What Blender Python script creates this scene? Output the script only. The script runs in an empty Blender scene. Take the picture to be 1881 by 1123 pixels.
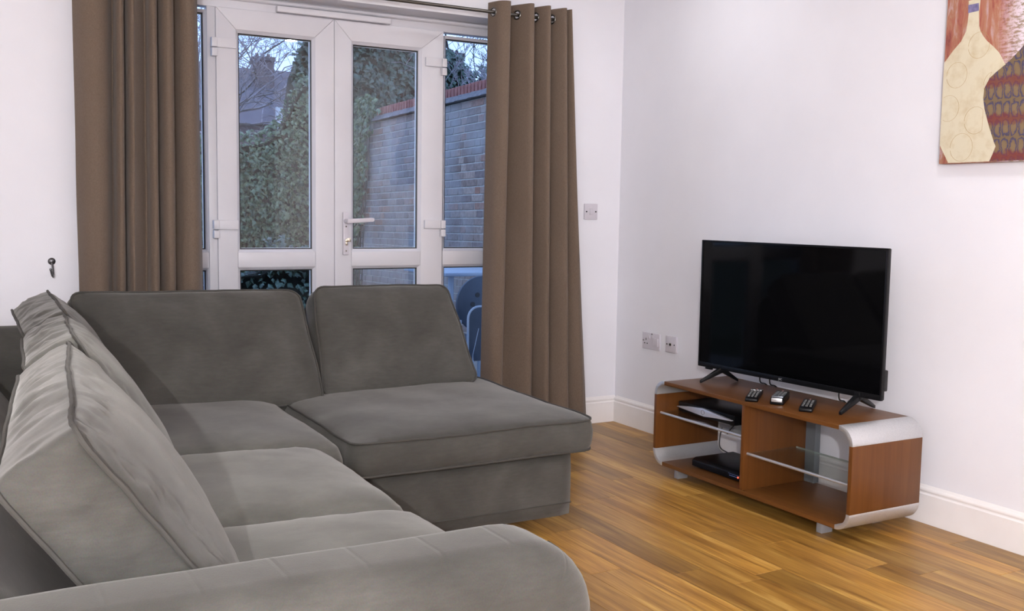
import bpy, bmesh, math, random
from mathutils import Vector, Matrix, noise
random.seed(7)
scene = bpy.context.scene
COL = scene.collection
PI = math.pi

# ------------------------------------------------------------------ camera, world, lights, exposure
yaw, pit, rol, FPX = 0.51196464, 0.09397412, 0.01535169, 1841.27
fwd = Vector((math.sin(yaw)*math.cos(pit), math.cos(yaw)*math.cos(pit), -math.sin(pit)))
rgt = Vector((math.cos(yaw), -math.sin(yaw), 0)); upv = rgt.cross(fwd)
R2 = math.cos(rol)*rgt + math.sin(rol)*upv
U2 = -math.sin(rol)*rgt + math.cos(rol)*upv
CAM = Vector((-3.231, -4.564, 1.170))
cam = bpy.data.cameras.new('camera'); camo = bpy.data.objects.new('camera', cam); COL.objects.link(camo)
cam.sensor_width = 36; cam.sensor_fit = 'HORIZONTAL'; cam.lens = FPX/1881*36
cam.clip_start = .05; cam.clip_end = 200
m = Matrix((R2, U2, -fwd)).transposed().to_4x4(); m.translation = CAM
camo.matrix_world = m
scene.camera = camo

scene.view_settings.view_transform = 'Standard'; scene.view_settings.look = 'None'
scene.view_settings.exposure = 0.0; scene.view_settings.gamma = 1
scene.view_settings.use_curve_mapping = False

w = bpy.data.worlds.new('dusk_sky'); scene.world = w; w.use_nodes = True
bg = w.node_tree.nodes['Background']
bg.inputs[0].default_value = (.40, .58, 1.0, 1); bg.inputs[1].default_value = 2.3

def light(name, typ, loc, energy, color=(1, 1, 1), size=.1, rot=(0, 0, 0)):
    l = bpy.data.lights.new(name, typ); l.energy = energy; l.color = color
    if typ == 'AREA': l.shape = 'DISK'; l.size = size
    else: l.shadow_soft_size = size
    o = bpy.data.objects.new(name, l); o.location = loc; o.rotation_euler = rot; COL.objects.link(o); return o
fl = CAM - fwd*1.25 - R2*.15 + Vector((0, 0, .36))
light('strobe', 'POINT', fl, 310, (1, .99, .99), .018)
for i, (x, y, e) in enumerate([(-.85, -2.9, 10), (-.6, -.9, 4.5), (-.9, -4.7, 8), (-3.4, -.5, .8)]):
    light('ceiling_downlight', 'AREA', (x, y, 2.47), e, (.98, .97, 1), .09)

sp = light('ceiling_spotlight', 'SPOT', (-2.72, -2.22, 2.47), 165, (1, .97, .96), .03)
sp.data.spot_size = math.radians(50); sp.data.spot_blend = .75

# ------------------------------------------------------------------ materials
def mat(name, col, rough=.6, metal=0, spec=.5, **kw):
    M = bpy.data.materials.new(name); M.use_nodes = True
    b = M.node_tree.nodes['Principled BSDF']
    b.inputs['Base Color'].default_value = (*col, 1); b.inputs['Roughness'].default_value = rough
    b.inputs['Metallic'].default_value = metal; b.inputs['Specular IOR Level'].default_value = spec
    for k, v in kw.items(): b.inputs[k.replace('_', ' ')].default_value = v
    return M
def nodes(M): return M.node_tree.nodes, M.node_tree.links, M.node_tree.nodes['Principled BSDF']
def tex_coord(M, scale=(1, 1, 1), src='Object', rnd=False):
    N, L, b = nodes(M)
    t = N.new('ShaderNodeTexCoord'); mp = N.new('ShaderNodeMapping'); mp.inputs['Scale'].default_value = scale
    L.new(t.outputs[src], mp.inputs['Vector'])
    if rnd:
        oi = N.new('ShaderNodeObjectInfo'); mu = N.new('ShaderNodeMath'); mu.operation = 'MULTIPLY'; mu.inputs[1].default_value = 97
        L.new(oi.outputs['Random'], mu.inputs[0]); L.new(mu.outputs[0], mp.inputs['Location'])
    return mp
def noise_node(M, vec, scale, detail=4, rough=.55, dist=0):
    N, L, b = nodes(M); n = N.new('ShaderNodeTexNoise')
    n.inputs['Scale'].default_value = scale; n.inputs['Detail'].default_value = detail
    n.inputs['Roughness'].default_value = rough; n.inputs['Distortion'].default_value = dist
    L.new(vec.outputs[0], n.inputs['Vector']); return n
def ramp(M, fac, stops):
    N, L, b = nodes(M); r = N.new('ShaderNodeValToRGB'); e = r.color_ramp.elements
    while len(e) < len(stops): e.new(.5)
    for i, (p, c) in enumerate(stops): e[i].position = p; e[i].color = (*c, 1)
    L.new(fac, r.inputs[0]); return r
def bump(M, h, strength, dist=.01):
    N, L, b = nodes(M); n = N.new('ShaderNodeBump'); n.inputs['Strength'].default_value = strength; n.inputs['Distance'].default_value = dist
    L.new(h, n.inputs['Height']); L.new(n.outputs[0], b.inputs['Normal']); return n
def mix(M, fac, a, c, mode='MIX'):
    N, L, b = nodes(M); x = N.new('ShaderNodeMix'); x.data_type = 'RGBA'; x.blend_type = mode
    for i, v in ((0, fac), (6, a), (7, c)):
        if hasattr(v, 'is_linked'): L.new(v, x.inputs[i])
        else: x.inputs[i].default_value = v if i == 0 else (*v, 1)
    return x.outputs[2]

def noisy(name, c1, c2, scale, rough=.6, stretch=(1, 1, 1), bmp=0, lo=.3, hi=.7, detail=4, bscale=None, rnd=False, **kw):
    M = mat(name, c1, rough, **kw); N, L, b = nodes(M)
    tc = tex_coord(M, stretch, rnd=rnd); n = noise_node(M, tc, scale, detail)
    r = ramp(M, n.outputs['Fac'], [(lo, c1), (hi, c2)]); L.new(r.outputs[0], b.inputs['Base Color'])
    if bmp:
        h = n if bscale is None else noise_node(M, tc, bscale, 2)
        bump(M, h.outputs['Fac'], bmp, .004)
    return M

MAT = {}
MAT['wall'] = noisy('painted_plaster', (.745, .74, .785), (.775, .77, .815), 3, .75, bmp=.05, bscale=160)
MAT['ceil'] = mat('ceiling_white', (.74, .735, .74), .8)
MAT['gloss_white'] = noisy('gloss_white_paint', (.80, .77, .765), (.84, .815, .81), 6, .32)
MAT['upvc'] = noisy('white_upvc', (.60, .59, .63), (.64, .63, .67), 4, .38)
MAT['plastic_white'] = mat('white_plastic', (.58, .55, .60), .35)
MAT['rubber'] = mat('black_gasket', (.012, .012, .014), .5)
MAT['black'] = mat('black_plastic', (.004, .004, .005), .36, spec=.22)
MAT['black_matt'] = mat('black_matt', (.012, .012, .014), .55)
MAT['screen'] = mat('tv_screen', (.002, .002, .0025), .06, spec=.16)
MAT['alu'] = noisy('brushed_aluminium', (.56, .565, .58), (.66, .665, .675), 300, .42, (1, .02, 1), metal=.75)
MAT['steel'] = mat('dark_steel', (.15, .14, .125), .35, 1)
MAT['chrome'] = mat('brass_chrome', (.75, .70, .6), .2, 1)
MAT['hook'] = mat('pewter', (.16, .16, .17), .4, 1)
MAT['glass_edge'] = mat('glass_edge', (.30, .36, .34), .2)
MAT['foot_shaded_grey'] = mat('foot_shaded_grey', (.30, .30, .31), .45, .3)  # grey darker than the trim: shade under the unit put into the colour
MAT['spacer'] = mat('spacer_alu', (.75, .76, .78), .4)
MAT['cable'] = mat('black_cable', (.012, .012, .012), .5)

def velvet(name, quilt=False):
    M = mat(name, (.1, .095, .09), .85, spec=.2); N, L, b = nodes(M)
    tc = tex_coord(M)
    n1 = noise_node(M, tc, 5, 3, .5, .4); st = tex_coord(M, (3, 3, 14)); n2 = noise_node(M, st, 9, 5, .65)
    st3 = tex_coord(M, (1, 1, 1)); n3 = noise_node(M, st3, 420, 2)
    f = mix(M, .28, n1.outputs['Color'], n2.outputs['Color'])
    r = ramp(M, f, [(.32, (.040, .0385, .034)), (.50, (.061, .059, .0525)), (.70, (.096, .093, .083))])
    c = mix(M, .25, r.outputs[0], n3.outputs['Color'], 'OVERLAY')
    L.new(c, b.inputs['Base Color'])
    b.inputs['Sheen Weight'].default_value = .22; b.inputs['Sheen Roughness'].default_value = .45
    b.inputs['Sheen Tint'].default_value = (.95, .92, .88, 1)
    h = mix(M, .5, n2.outputs['Color'], n3.outputs['Color'])
    if quilt:
        t = N.new('ShaderNodeTexCoord'); s = N.new('ShaderNodeSeparateXYZ'); L.new(t.outputs['Object'], s.inputs[0])
        outs = []
        for sg in (1, -1):
            mu = N.new('ShaderNodeMath'); mu.operation = 'MULTIPLY_ADD'; mu.inputs[1].default_value = sg*1.0
            L.new(s.outputs[2], mu.inputs[0]); L.new(s.outputs[0], mu.inputs[2])
            pp = N.new('ShaderNodeMath'); pp.operation = 'PINGPONG'; pp.inputs[1].default_value = .06; L.new(mu.outputs[0], pp.inputs[0])
            sm = N.new('ShaderNodeMapRange'); sm.inputs[1].default_value = 0; sm.inputs[2].default_value = .006; L.new(pp.outputs[0], sm.inputs[0])
            outs.append(sm.outputs[0])
        mn = N.new('ShaderNodeMath'); mn.operation = 'MULTIPLY'; mn.inputs[0].default_value = 1
        L.new(outs[1], mn.inputs[0]); mn.inputs[1].default_value = 1
        add = N.new('ShaderNodeMath'); add.operation = 'MULTIPLY_ADD'; add.inputs[1].default_value = .9
        L.new(mn.outputs[0], add.inputs[0]); L.new(h, add.inputs[2]); h = add.outputs[0]
    bump(M, h, .22, .004)
    return M
MAT['velvet'] = velvet('grey_velvet'); MAT['velvet_quilt'] = velvet('grey_velvet_quilted', True)
MAT['piping'] = mat('grey_piping', (.045, .042, .037), .85)

def curtain_mat():
    M = mat('brown_weave', (.16, .115, .085), .9, spec=.15); N, L, b = nodes(M)
    a = noise_node(M, tex_coord(M, (60, 60, 420)), 2.2, 3); c = noise_node(M, tex_coord(M, (400, 400, 50)), 2.2, 3)
    f = mix(M, .5, a.outputs['Color'], c.outputs['Color'])
    r = ramp(M, f, [(.35, (.105, .074, .054)), (.65, (.185, .138, .105))]); L.new(r.outputs[0], b.inputs['Base Color'])
    b.inputs['Sheen Weight'].default_value = .15
    bump(M, f, .25, .003); return M
MAT['curtain'] = curtain_mat()

def floor_mat():
    M = mat('oak_laminate', (.4, .2, .07), .34, spec=.45); N, L, b = nodes(M)
    tc = tex_coord(M, (1, .055, 1), rnd=True)
    g1 = noise_node(M, tc, 34, 6, .62, 1.2)
    tc2 = tex_coord(M, (1, .09, 1), rnd=True); g2 = noise_node(M, tc2, 8, 3, .5, 2.0)
    tc3 = tex_coord(M, (1, .03, 1), rnd=True); g3 = noise_node(M, tc3, 160, 3, .6)
    f = mix(M, .5, g1.outputs['Color'], g2.outputs['Color']); f = mix(M, .22, f, g3.outputs['Color'])
    r = ramp(M, f, [(.34, (.085, .034, .006)), (.43, (.23, .105, .018)), (.52, (.39, .20, .038)), (.64, (.63, .40, .11))])
    oi = N.new('ShaderNodeObjectInfo')
    mr = N.new('ShaderNodeMapRange'); mr.inputs[3].default_value = .66; mr.inputs[4].default_value = 1.3; L.new(oi.outputs['Random'], mr.inputs[0])
    hv = N.new('ShaderNodeHueSaturation'); L.new(mr.outputs[0], hv.inputs['Value']); L.new(r.outputs[0], hv.inputs['Color'])
    L.new(hv.outputs[0], b.inputs['Base Color'])
    bump(M, g3.outputs['Fac'], .04, .002); return M
MAT['floor'] = floor_mat()
def wood(name, dark, light_, stretch, rough=.35):
    M = mat(name, dark, rough, spec=.3); N, L, b = nodes(M)
    g = noise_node(M, tex_coord(M, stretch), 40, 5, .6, .8); g2 = noise_node(M, tex_coord(M, stretch), 6, 2)
    f = mix(M, .45, g.outputs['Color'], g2.outputs['Color'])
    r = ramp(M, f, [(.34, dark), (.66, light_)]); L.new(r.outputs[0], b.inputs['Base Color']); return M
MAT['walnut_y'] = wood('walnut_long_grain', (.090, .030, .007), (.15, .060, .015), (1, .05, 1))
MAT['walnut_z'] = wood('walnut_upright_grain', (.088, .028, .006), (.145, .054, .013), (1, 1, .05))

def glass(name, tint=(1, 1, 1), refl=1.0):
    M = bpy.data.materials.new(name); M.use_nodes = True; N, L = M.node_tree.nodes, M.node_tree.links
    N.remove(N['Principled BSDF']); out = [n for n in N if n.type == 'OUTPUT_MATERIAL'][0]
    tr = N.new('ShaderNodeBsdfTransparent'); tr.inputs[0].default_value = (*tint, 1)
    gl = N.new('ShaderNodeBsdfGlossy'); gl.inputs['Roughness'].default_value = 0.0; gl.inputs[0].default_value = (refl, refl, refl, 1)
    fr = N.new('ShaderNodeFresnel'); ge = N.new('ShaderNodeNewGeometry'); ir = N.new('ShaderNodeMapRange')
    ir.inputs[3].default_value = 1.5; ir.inputs[4].default_value = 1/1.5; L.new(ge.outputs['Backfacing'], ir.inputs[0]); L.new(ir.outputs[0], fr.inputs[0])
    mx = N.new('ShaderNodeMixShader'); L.new(fr.outputs[0], mx.inputs[0]); L.new(tr.outputs[0], mx.inputs[1]); L.new(gl.outputs[0], mx.inputs[2])
    L.new(mx.outputs[0], out.inputs[0]); return M
MAT['glass'] = glass('window_glass', (.93, .95, .96)); MAT['shelf_glass'] = glass('shelf_glass', (.93, .96, .95))

# ------------------------------------------------------------------ mesh helpers
class MB:
    def __init__(s): s.v = []; s.f = []
    def add(s, vs, fs):
        n = len(s.v); s.v += [tuple(v) for v in vs]; s.f += [tuple(i+n for i in f) for f in fs]; return s
    def box(s, x0, x1, y0, y1, z0, z1):
        v = [(x, y, z) for x in (x0, x1) for y in (y0, y1) for z in (z0, z1)]
        return s.add(v, [(0, 1, 3, 2), (4, 6, 7, 5), (0, 4, 5, 1), (2, 3, 7, 6), (0, 2, 6, 4), (1, 5, 7, 3)])
    def obox(s, c, ax, ay, az):
        c, ax, ay, az = map(Vector, (c, ax, ay, az))
        v = [c+ax*i+ay*j+az*k for i in (-1, 1) for j in (-1, 1) for k in (-1, 1)]
        return s.add(v, [(0, 1, 3, 2), (4, 6, 7, 5), (0, 4, 5, 1), (2, 3, 7, 6), (0, 2, 6, 4), (1, 5, 7, 3)])
    def prism(s, poly, axis, a0, a1):
        n = len(poly)
        def P(p, a): return (a, p[0], p[1]) if axis == 'X' else (p[0], a, p[1]) if axis == 'Y' else (p[0], p[1], a)
        v = [P(p, a0) for p in poly]+[P(p, a1) for p in poly]
        return s.add(v, [tuple(range(n)), tuple(range(2*n-1, n-1, -1))]+[(i, i+n, (i+1) % n+n, (i+1) % n) for i in range(n)])
    def tube(s, pts, r, n=8, closed=False, r_end=None):
        pts = [Vector(p) for p in pts]; k = len(pts); rings = []
        up = None
        for i, p in enumerate(pts):
            if closed: t = pts[(i+1) % k]-pts[i-1]
            else: t = pts[min(i+1, k-1)]-pts[max(i-1, 0)]
            t.normalize()
            if up is None: up = t.orthogonal().normalized()
            else: up = (up-t*up.dot(t)).normalized()
            b = t.cross(up); rr = r if r_end is None else r+(r_end-r)*i/(k-1)
            rings.append([p+(up*math.cos(2*PI*j/n)+b*math.sin(2*PI*j/n))*rr for j in range(n)])
        v = [q for g in rings for q in g]; f = []
        for i in range(k if closed else k-1):
            for j in range(n):
                a, c = i*n, ((i+1) % k)*n
                f.append((a+j, a+(j+1) % n, c+(j+1) % n, c+j))
        if not closed: f += [tuple(range(n-1, -1, -1)), tuple((k-1)*n+j for j in range(n))]
        return s.add(v, f)
    def lathe(s, prof, n=16, mtx=Matrix()):
        v = [mtx @ Vector((r*math.cos(2*PI*j/n), r*math.sin(2*PI*j/n), z)) for r, z in prof for j in range(n)]; f = []
        for i in range(len(prof)-1):
            for j in range(n): f.append((i*n+j, i*n+(j+1) % n, (i+1)*n+(j+1) % n, (i+1)*n+j))
        f += [tuple(range(n-1, -1, -1)), tuple((len(prof)-1)*n+j for j in range(n))]
        return s.add(v, f)
    def build(s, name, m, parent=None, bevel=0, seg=2, smooth=False, loc=None, angle=40):
        me = bpy.data.meshes.new(name); me.from_pydata(s.v, [], s.f)
        bm = bmesh.new(); bm.from_mesh(me); bmesh.ops.recalc_face_normals(bm, faces=bm.faces[:])
        if bevel:
            es = [e for e in bm.edges if len(e.link_faces) == 2 and e.calc_face_angle(0) > .5]
            bmesh.ops.bevel(bm, geom=es, offset=bevel, segments=seg, affect='EDGES', profile=.5, clamp_overlap=True)
        bm.to_mesh(me); bm.free()
        if loc is not None: me.transform(Matrix.Translation(-Vector(loc)))
        me.materials.append(m)
        if smooth or bevel:
            me.polygons.foreach_set('use_smooth', [True]*len(me.polygons))
            me.set_sharp_from_angle(angle=math.radians(angle))
        o = bpy.data.objects.new(name, me); COL.objects.link(o)
        if loc is not None: o.location = loc
        if parent:
            o.parent = parent
            o.matrix_parent_inverse = parent.matrix_basis.inverted()
        return o
def tag(o, label=None, cat=None, group=None, kind=None):
    for k, v in (('label', label), ('category', cat), ('group', group), ('kind', kind)):
        if v: o[k] = v
    return o
def thing(name, loc, label, cat, group=None, rz=0):
    o = bpy.data.objects.new(name, None); COL.objects.link(o); o.location = loc; o.rotation_euler = (0, 0, rz)
    o.empty_display_size = .1
    return tag(o, label, cat, group)
def struct(o): o['kind'] = 'structure'; return o
def sroot(name):
    o = bpy.data.objects.new(name, None); COL.objects.link(o); o['kind'] = 'structure'; return o
def arc(cx, cy, r, a0, a1, n): return [(cx+r*math.cos(a0+(a1-a0)*i/n), cy+r*math.sin(a0+(a1-a0)*i/n)) for i in range(n+1)]

# ------------------------------------------------------------------ room shell
ZC = 2.5; XL, YF = -4.6, -6.4
b = MB(); b.box(XL-.1, -2.66, .018, .32, -.1, ZC+.1); b.box(-.50, .14, .018, .32, -.1, ZC+.1); b.box(-2.66, -.50, .018, .32, 2.138, ZC+.1)
struct(b.build('wall_back', MAT['wall']))
struct(MB().box(.018, .14, YF-.1, .018, -.1, ZC+.1).build('wall_right', MAT['wall']))
struct(MB().box(XL-.1, XL, YF-.1, .018, -.1, ZC+.1).build('wall_left', MAT['wall']))
struct(MB().box(XL, .018, YF-.1, YF, -.1, ZC+.1).build('wall_front', MAT['wall']))
struct(MB().box(XL, .018, YF, .018, ZC, ZC+.1).build('ceiling', MAT['ceil']))
# floor: a dark underlay slab with laminate planks on it
fl_root = struct(MB().box(XL, .018, YF, .32, -.1, -.012).build('floor', mat('floor_underlay', (.03, .015, .006), .9)))
PW = .12
plank_cache = {}
def plank_mesh(L, W):
    k = (round(L, 4), round(W, 4))
    if k not in plank_cache:
        o = MB().box(0, W-.0008, 0, L-.0008, -.012, 0).build('floor_plank', MAT['floor'], bevel=.0006, seg=1)
        plank_cache[k] = o.data; bpy.data.objects.remove(o)
    return plank_cache[k]
joints = {0: -2.28, 4: -1.365, 5: -1.98, 8: -2.225}
for i in range(39):
    x1 = -.01-PW*i; x0 = x1-PW
    if i == 0: x1 = .0
    x0 = max(x0, XL)
    y = joints.get(i, -((i*.413) % .95)-1.2)
    while y > YF-.95: y -= .95
    y += .0
    while y < .018:
        a, c = max(y, YF), min(y+.95, .0)
        if c-a > .02:
            o = bpy.data.objects.new('floor_plank', plank_mesh(c-a, x1-x0)); COL.objects.link(o); o.location = (x0, a, 0); o.parent = fl_root
        y += .95
# skirting boards (torus profile)
prof = [(0, 0), (0, .112), (.003, .114), (.006, .117)]+[(.0125+.0095*math.cos(a), .128+.0095*math.sin(a)) for a in [PI*(1.25-.75*i/8) for i in range(9)]]+[(.014, .140), (.018, .146), (.018, 0)]
def skirting(name, axis, sign, off, a0, a1):
    mb = MB()
    if axis == 'Y': pl = [(off+p[0], p[1]) for p in prof]; mb.prism([(x, z) for x, z in pl], 'Y', a0, a1)
    else: mb.prism([(off+p[0], p[1]) for p in prof], 'X', a0, a1)
    return struct(mb.build(name, MAT['gloss_white'], smooth=True, angle=50))
skirting('baseboard_right', 'Y', 1, 0, YF, 0)
skirting('baseboard_back', 'X', 1, 0, -.50, .018)
skirting('baseboard_back', 'X', 1, 0, XL, -2.66)

# ------------------------------------------------------------------ French doors with sidelights
Y0 = .17; YB = .235      # room-side face of fixed frame
tr = sroot('trim_1')     # outer frame
def fr(name, x0, x1, y0, y1, z0, z1, bev=.003, parent=tr, m='upvc'): return MB().box(x0, x1, y0, y1, z0, z1).build(name, MAT[m], parent, bevel=bev)
fr('frame_head', -2.66, -.50, Y0+.005, YB, 2.076, 2.138)
MB().prism([(Y0-.012, 2.128), (Y0+.004, 2.138), (Y0+.02, 2.138), (Y0+.02, 2.112), (Y0-.002, 2.112), (Y0-.010, 2.118)], 'X', -2.66, -.50).build('head_bead', MAT['upvc'], tr, bevel=.003)
fr('jamb', -2.66, -2.60, Y0+.005, YB, 0, 2.076); fr('jamb', -.56, -.50, Y0+.005, YB, 0, 2.076)
fr('mullion', -2.180, -2.110, Y0+.005, YB, .03, 2.076); fr('mullion', -1.030, -.985, Y0+.022, YB, .03, 2.076)
fr('threshold', -2.66, -.50, Y0, YB+.03, 0, .03)
MB().box(-1.867, -1.30, Y0-.042, Y0-.012, 2.077, 2.104).build('draught_strip', MAT['upvc'], tr, bevel=.003)

def glazed(parent, x0, x1, z0, z1, yf, bead=.013, gask=.005, y_in=.022):
    """bevelled bead ring, black gasket ring and pane filling the hole x0..x1, z0..z1"""
    def ring(name, o, i, yo, yi, m):
        mb = MB(); vo = [(o[0], yo, o[2]), (o[1], yo, o[2]), (o[1], yo, o[3]), (o[0], yo, o[3])]
        vi = [(i[0], yi, i[2]), (i[1], yi, i[2]), (i[1], yi, i[3]), (i[0], yi, i[3])]
        vb = [(p[0], yi+.012, p[2]) for p in vi]; vc = [(p[0], yi+.012, p[2]) for p in vo]
        mb.add(vo+vi+vb+vc, [(k, (k+1) % 4, (k+1) % 4+4, k+4) for k in range(4)]+[(k+4, (k+1) % 4+4, (k+1) % 4+8, k+8) for k in range(4)]
               + [(k+8, (k+1) % 4+8, (k+1) % 4+12, k+12) for k in range(4)]+[(k+12, (k+1) % 4+12, (k+1) % 4, k) for k in range(4)])
        return mb.build(name, MAT[m], parent)
    g = bead; q = bead+gask
    ring('glazing_bead', (x0, x1, z0, z1), (x0+g, x1-g, z0+g, z1-g), yf, yf+.014, 'upvc')
    ring('gasket', (x0+g, x1-g, z0+g, z1-g), (x0+q, x1-q, z0+q, z1-q), yf+.016, yf+.018, 'rubber')
    MB().box(x0+q-.002, x1-q+.002, yf+y_in, yf+y_in+.004, z0+q-.002, z1-q+.002).build('pane', MAT['glass'], parent)
    ring('spacer_bar', (x0+g, x1-g, z0+g, z1-g), (x0+q+.001, x1-q-.001, z0+q+.001, z1-q-.001), yf+y_in+.005, yf+y_in+.006, 'spacer')

ZT, ZM1, ZM0, ZB1 = 1.981, .958, .886, .16
def leaf(name, x0, x1, xa, xb, yf):
    """door leaf x0..x1; glass hole xa..xb"""
    d = sroot(name); yb = yf+.055; e = .0011; zt = 2.074; zb = .035
    def poly(n, p):
        MB().prism([(q[0], q[1]) for q in p], 'Y', yf, yb).build(n, MAT['upvc'], d, bevel=.0022, seg=2)
    poly('stile', [(x0, zb), (xa, zb), (xa, ZT), (x0, zt)])
    poly('stile', [(xb, zb), (x1, zb), (x1, zt), (xb, ZT)])
    poly('top_rail', [(xa+e, ZT), (xb-e, ZT), (x1-e, zt), (x0+e, zt)])
    MB().box(xa+e, xb-e, yf+.001, yb, ZM0, ZM1).build('middle_rail', MAT['upvc'], d, bevel=.002)
    MB().box(xa+e, xb-e, yf+.001, yb, zb, ZB1).build('bottom_rail', MAT['upvc'], d, bevel=.002)
    glazed(d, xa, xb, ZM1, ZT, yf+.002); glazed(d, xa, xb, ZB1, ZM0, yf+.002)
    return d
YD = Y0-.012
DL = leaf('door_1', -2.143, -1.5825, -2.053, -1.677, YD)
DR = leaf('door_2', -1.5800, -1.000, -1.494, -1.121, YD)
def hinge(parent, xo, s, zt):
    """flag hinge: leaf plate on the stile, two knuckles on the frame side; s=+1 plate extends to +x"""
    h = bpy.data.objects.new('hinge', None); COL.objects.link(h); h.parent = parent
    a, c = sorted((xo, xo+s*.092)); MB().box(a, c, YD-.014, YD, zt-.043, zt).build('hinge_plate', MAT['upvc'], h, bevel=.002)
    a, c = sorted((xo-s*.022, xo+s*.004)); MB().box(a, c, YD-.024, YD+.01, zt-.043, zt).build('knuckle', MAT['upvc'], h, bevel=.003)
    MB().box(a, c, YD-.024, YD+.01, zt-.084, zt-.047).build('knuckle', MAT['upvc'], h, bevel=.003)
for zt in (1.935, 1.108, .30): hinge(DL, -2.145, 1, zt)
for zt in (1.937, 1.117, .30): hinge(DR, -1.012, -1, zt)
hn = bpy.data.objects.new('handle', None); COL.objects.link(hn); hn.parent = DR
MB().box(-1.541, -1.511, YD-.012, YD, .942, 1.152).build('backplate', MAT['plastic_white'], hn, bevel=.003)
mb = MB(); mb.tube([(-1.527, YD-.01, 1.108), (-1.527, YD-.05, 1.108)], .012, 12)
mb.build('spindle', MAT['plastic_white'], hn, smooth=True)
MB().prism([(-1.537, 1.096), (-1.515, 1.099), (-1.405, 1.106), (-1.397, 1.110), (-1.397, 1.124), (-1.405, 1.126), (-1.52, 1.121), (-1.537, 1.120)], 'Y', YD-.062, YD-.044).build('lever', MAT['plastic_white'], hn, bevel=.004, seg=3)
mb = MB(); mb.lathe([(.0, 0), (.0085, 0), (.0085, .014), (0, .014)], 14, Matrix.Translation((-1.526, YD-.012, 1.014)) @ Matrix.Rotation(PI/2, 4, 'X'))
mb.box(-1.531, -1.521, YD-.022, YD-.012, .990, 1.012); mb.box(-1.527, -1.509, YD-.034, YD-.030, 1.008, 1.026)
mb.build('lock_cylinder', MAT['chrome'], hn, bevel=.001)
for z in (1.082, .962): MB().lathe([(0, 0), (.004, 0), (.004, .002), (0, .002)], 8, Matrix.Translation((-1.526, YD-.012, z)) @ Matrix.Rotation(PI/2, 4, 'X')).build('screw', MAT['steel'], hn)
def sidelight(name, x0, x1):
    d = sroot(name); yf = Y0+.012
    MB().box(x0, x1, yf+.001, yf+.05, ZM0, ZM1).build('middle_rail', MAT['upvc'], d, bevel=.002)
    MB().box(x0, x1, yf+.001, yf+.05, .03, ZB1).build('bottom_rail', MAT['upvc'], d, bevel=.002)
    glazed(d, x0, x1, ZM1, 2.060, yf); glazed(d, x0, x1, ZB1, ZM0, yf)
sidelight('window_1', -2.60, -2.180); sidelight('window_2', -.985, -.56)

# ------------------------------------------------------------------ curtains, rod, tieback hook
ROD_Y, ROD_Z = -.1, 2.146
def catmull(P, per):
    out = []
    for i in range(len(P)-1):
        p0, p1, p2, p3 = P[max(i-1, 0)], P[i], P[i+1], P[min(i+2, len(P)-1)]
        for k in range(per):
            t = k/per
            out.append(tuple(.5*((2*b_)+(-a_+c_)*t+(2*a_-5*b_+4*c_-d_)*t*t+(-a_+3*b_-3*c_+d_)*t**3) for a_, b_, c_, d_ in zip(p0, p1, p2, p3)))
    out.append(P[-1]); return out
def curtain(name, ctrl, label, zb=.03, zt=2.196, holes=True):
    root = thing(name, (sum(c[0] for c in ctrl)/len(ctrl), ROD_Y, zb), label, 'curtain')
    pr = catmull(ctrl, 7); zs = [zt-.0065*i for i in range(16)]+[zt-.1-(zt-.1-zb)*(i/26)**1.0 for i in range(1, 27)]
    V = []; F = []
    n = len(pr)
    for iz, z in enumerate(zs):
        t = (zt-z)/(zt-zb)
        for i, (xt, xb, y) in enumerate(pr):
            x = xt+(xb-xt)*t; wob = .006*t*math.sin(9*z+i*.11)
            yy = ROD_Y+(y-ROD_Y)*(1-.10*t)
            V.append((x+wob*.5, yy+wob, z))
    for iz in range(len(zs)-1):
        for i in range(n-1):
            q = (iz*n+i, iz*n+i+1, (iz+1)*n+i+1, (iz+1)*n+i)
            c = sum((Vector(V[k]) for k in q), Vector())/4
            if holes and abs(c.z-ROD_Z) < .019 and math.hypot(c.z-ROD_Z, c.y-ROD_Y) < .019: continue
            F.append(q)
    mb = MB(); mb.add(V, F); o = mb.build('drape', MAT['curtain'], root, smooth=True, angle=180)
    s = o.modifiers.new('thick', 'SOLIDIFY'); s.thickness = .0035; s.offset = 0
    # eyelets where the cloth crosses the rod
    for i in range(n-1):
        ya, yb_ = pr[i][2]-ROD_Y, pr[i+1][2]-ROD_Y
        if ya*yb_ < 0:
            k = ya/(ya-yb_); x = pr[i][0]+(pr[i+1][0]-pr[i][0])*k
            tx, ty = pr[i+1][0]-pr[i][0], pr[i+1][1+1]-pr[i][2]; l = math.hypot(tx, ty); tx /= l; ty /= l
            ring = [Vector((x+tx*.021*math.cos(a), ROD_Y+ty*.021*math.cos(a), ROD_Z+.021*math.sin(a))) for a in [2*PI*j/20 for j in range(20)]]
            MB().tube(ring, .0042, 8, closed=True).build('eyelet', MAT['steel'], root, smooth=True)
    return root
def pleats(panels, end_y=-.075, vy=-.068, py=-.148):
    c = []
    for a, b_ in panels:
        (at, ab), (bt, bb) = a, b_
        for u, y in ((0, vy), (.22, -.125), (.5, py), (.78, -.128)): c.append((at+(bt-at)*u, ab+(bb-ab)*u, y))
    c.append((panels[-1][1][0], panels[-1][1][1], vy)); return c
Lp = [(-2.765, -2.768), (-2.612, -2.648), (-2.568, -2.592), (-2.520, -2.548), (-2.487, -2.507), (-2.439, -2.450), (-2.369, -2.380), (-2.275, -2.262)]
cl = pleats([(Lp[0], Lp[1]), (Lp[1], Lp[2]), (Lp[2], Lp[3]), (Lp[4], Lp[5]), (Lp[5], Lp[6]), (Lp[6], Lp[7])])
curtain('curtain', cl, 'brown eyelet curtain left of the French doors behind the sofa')
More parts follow.
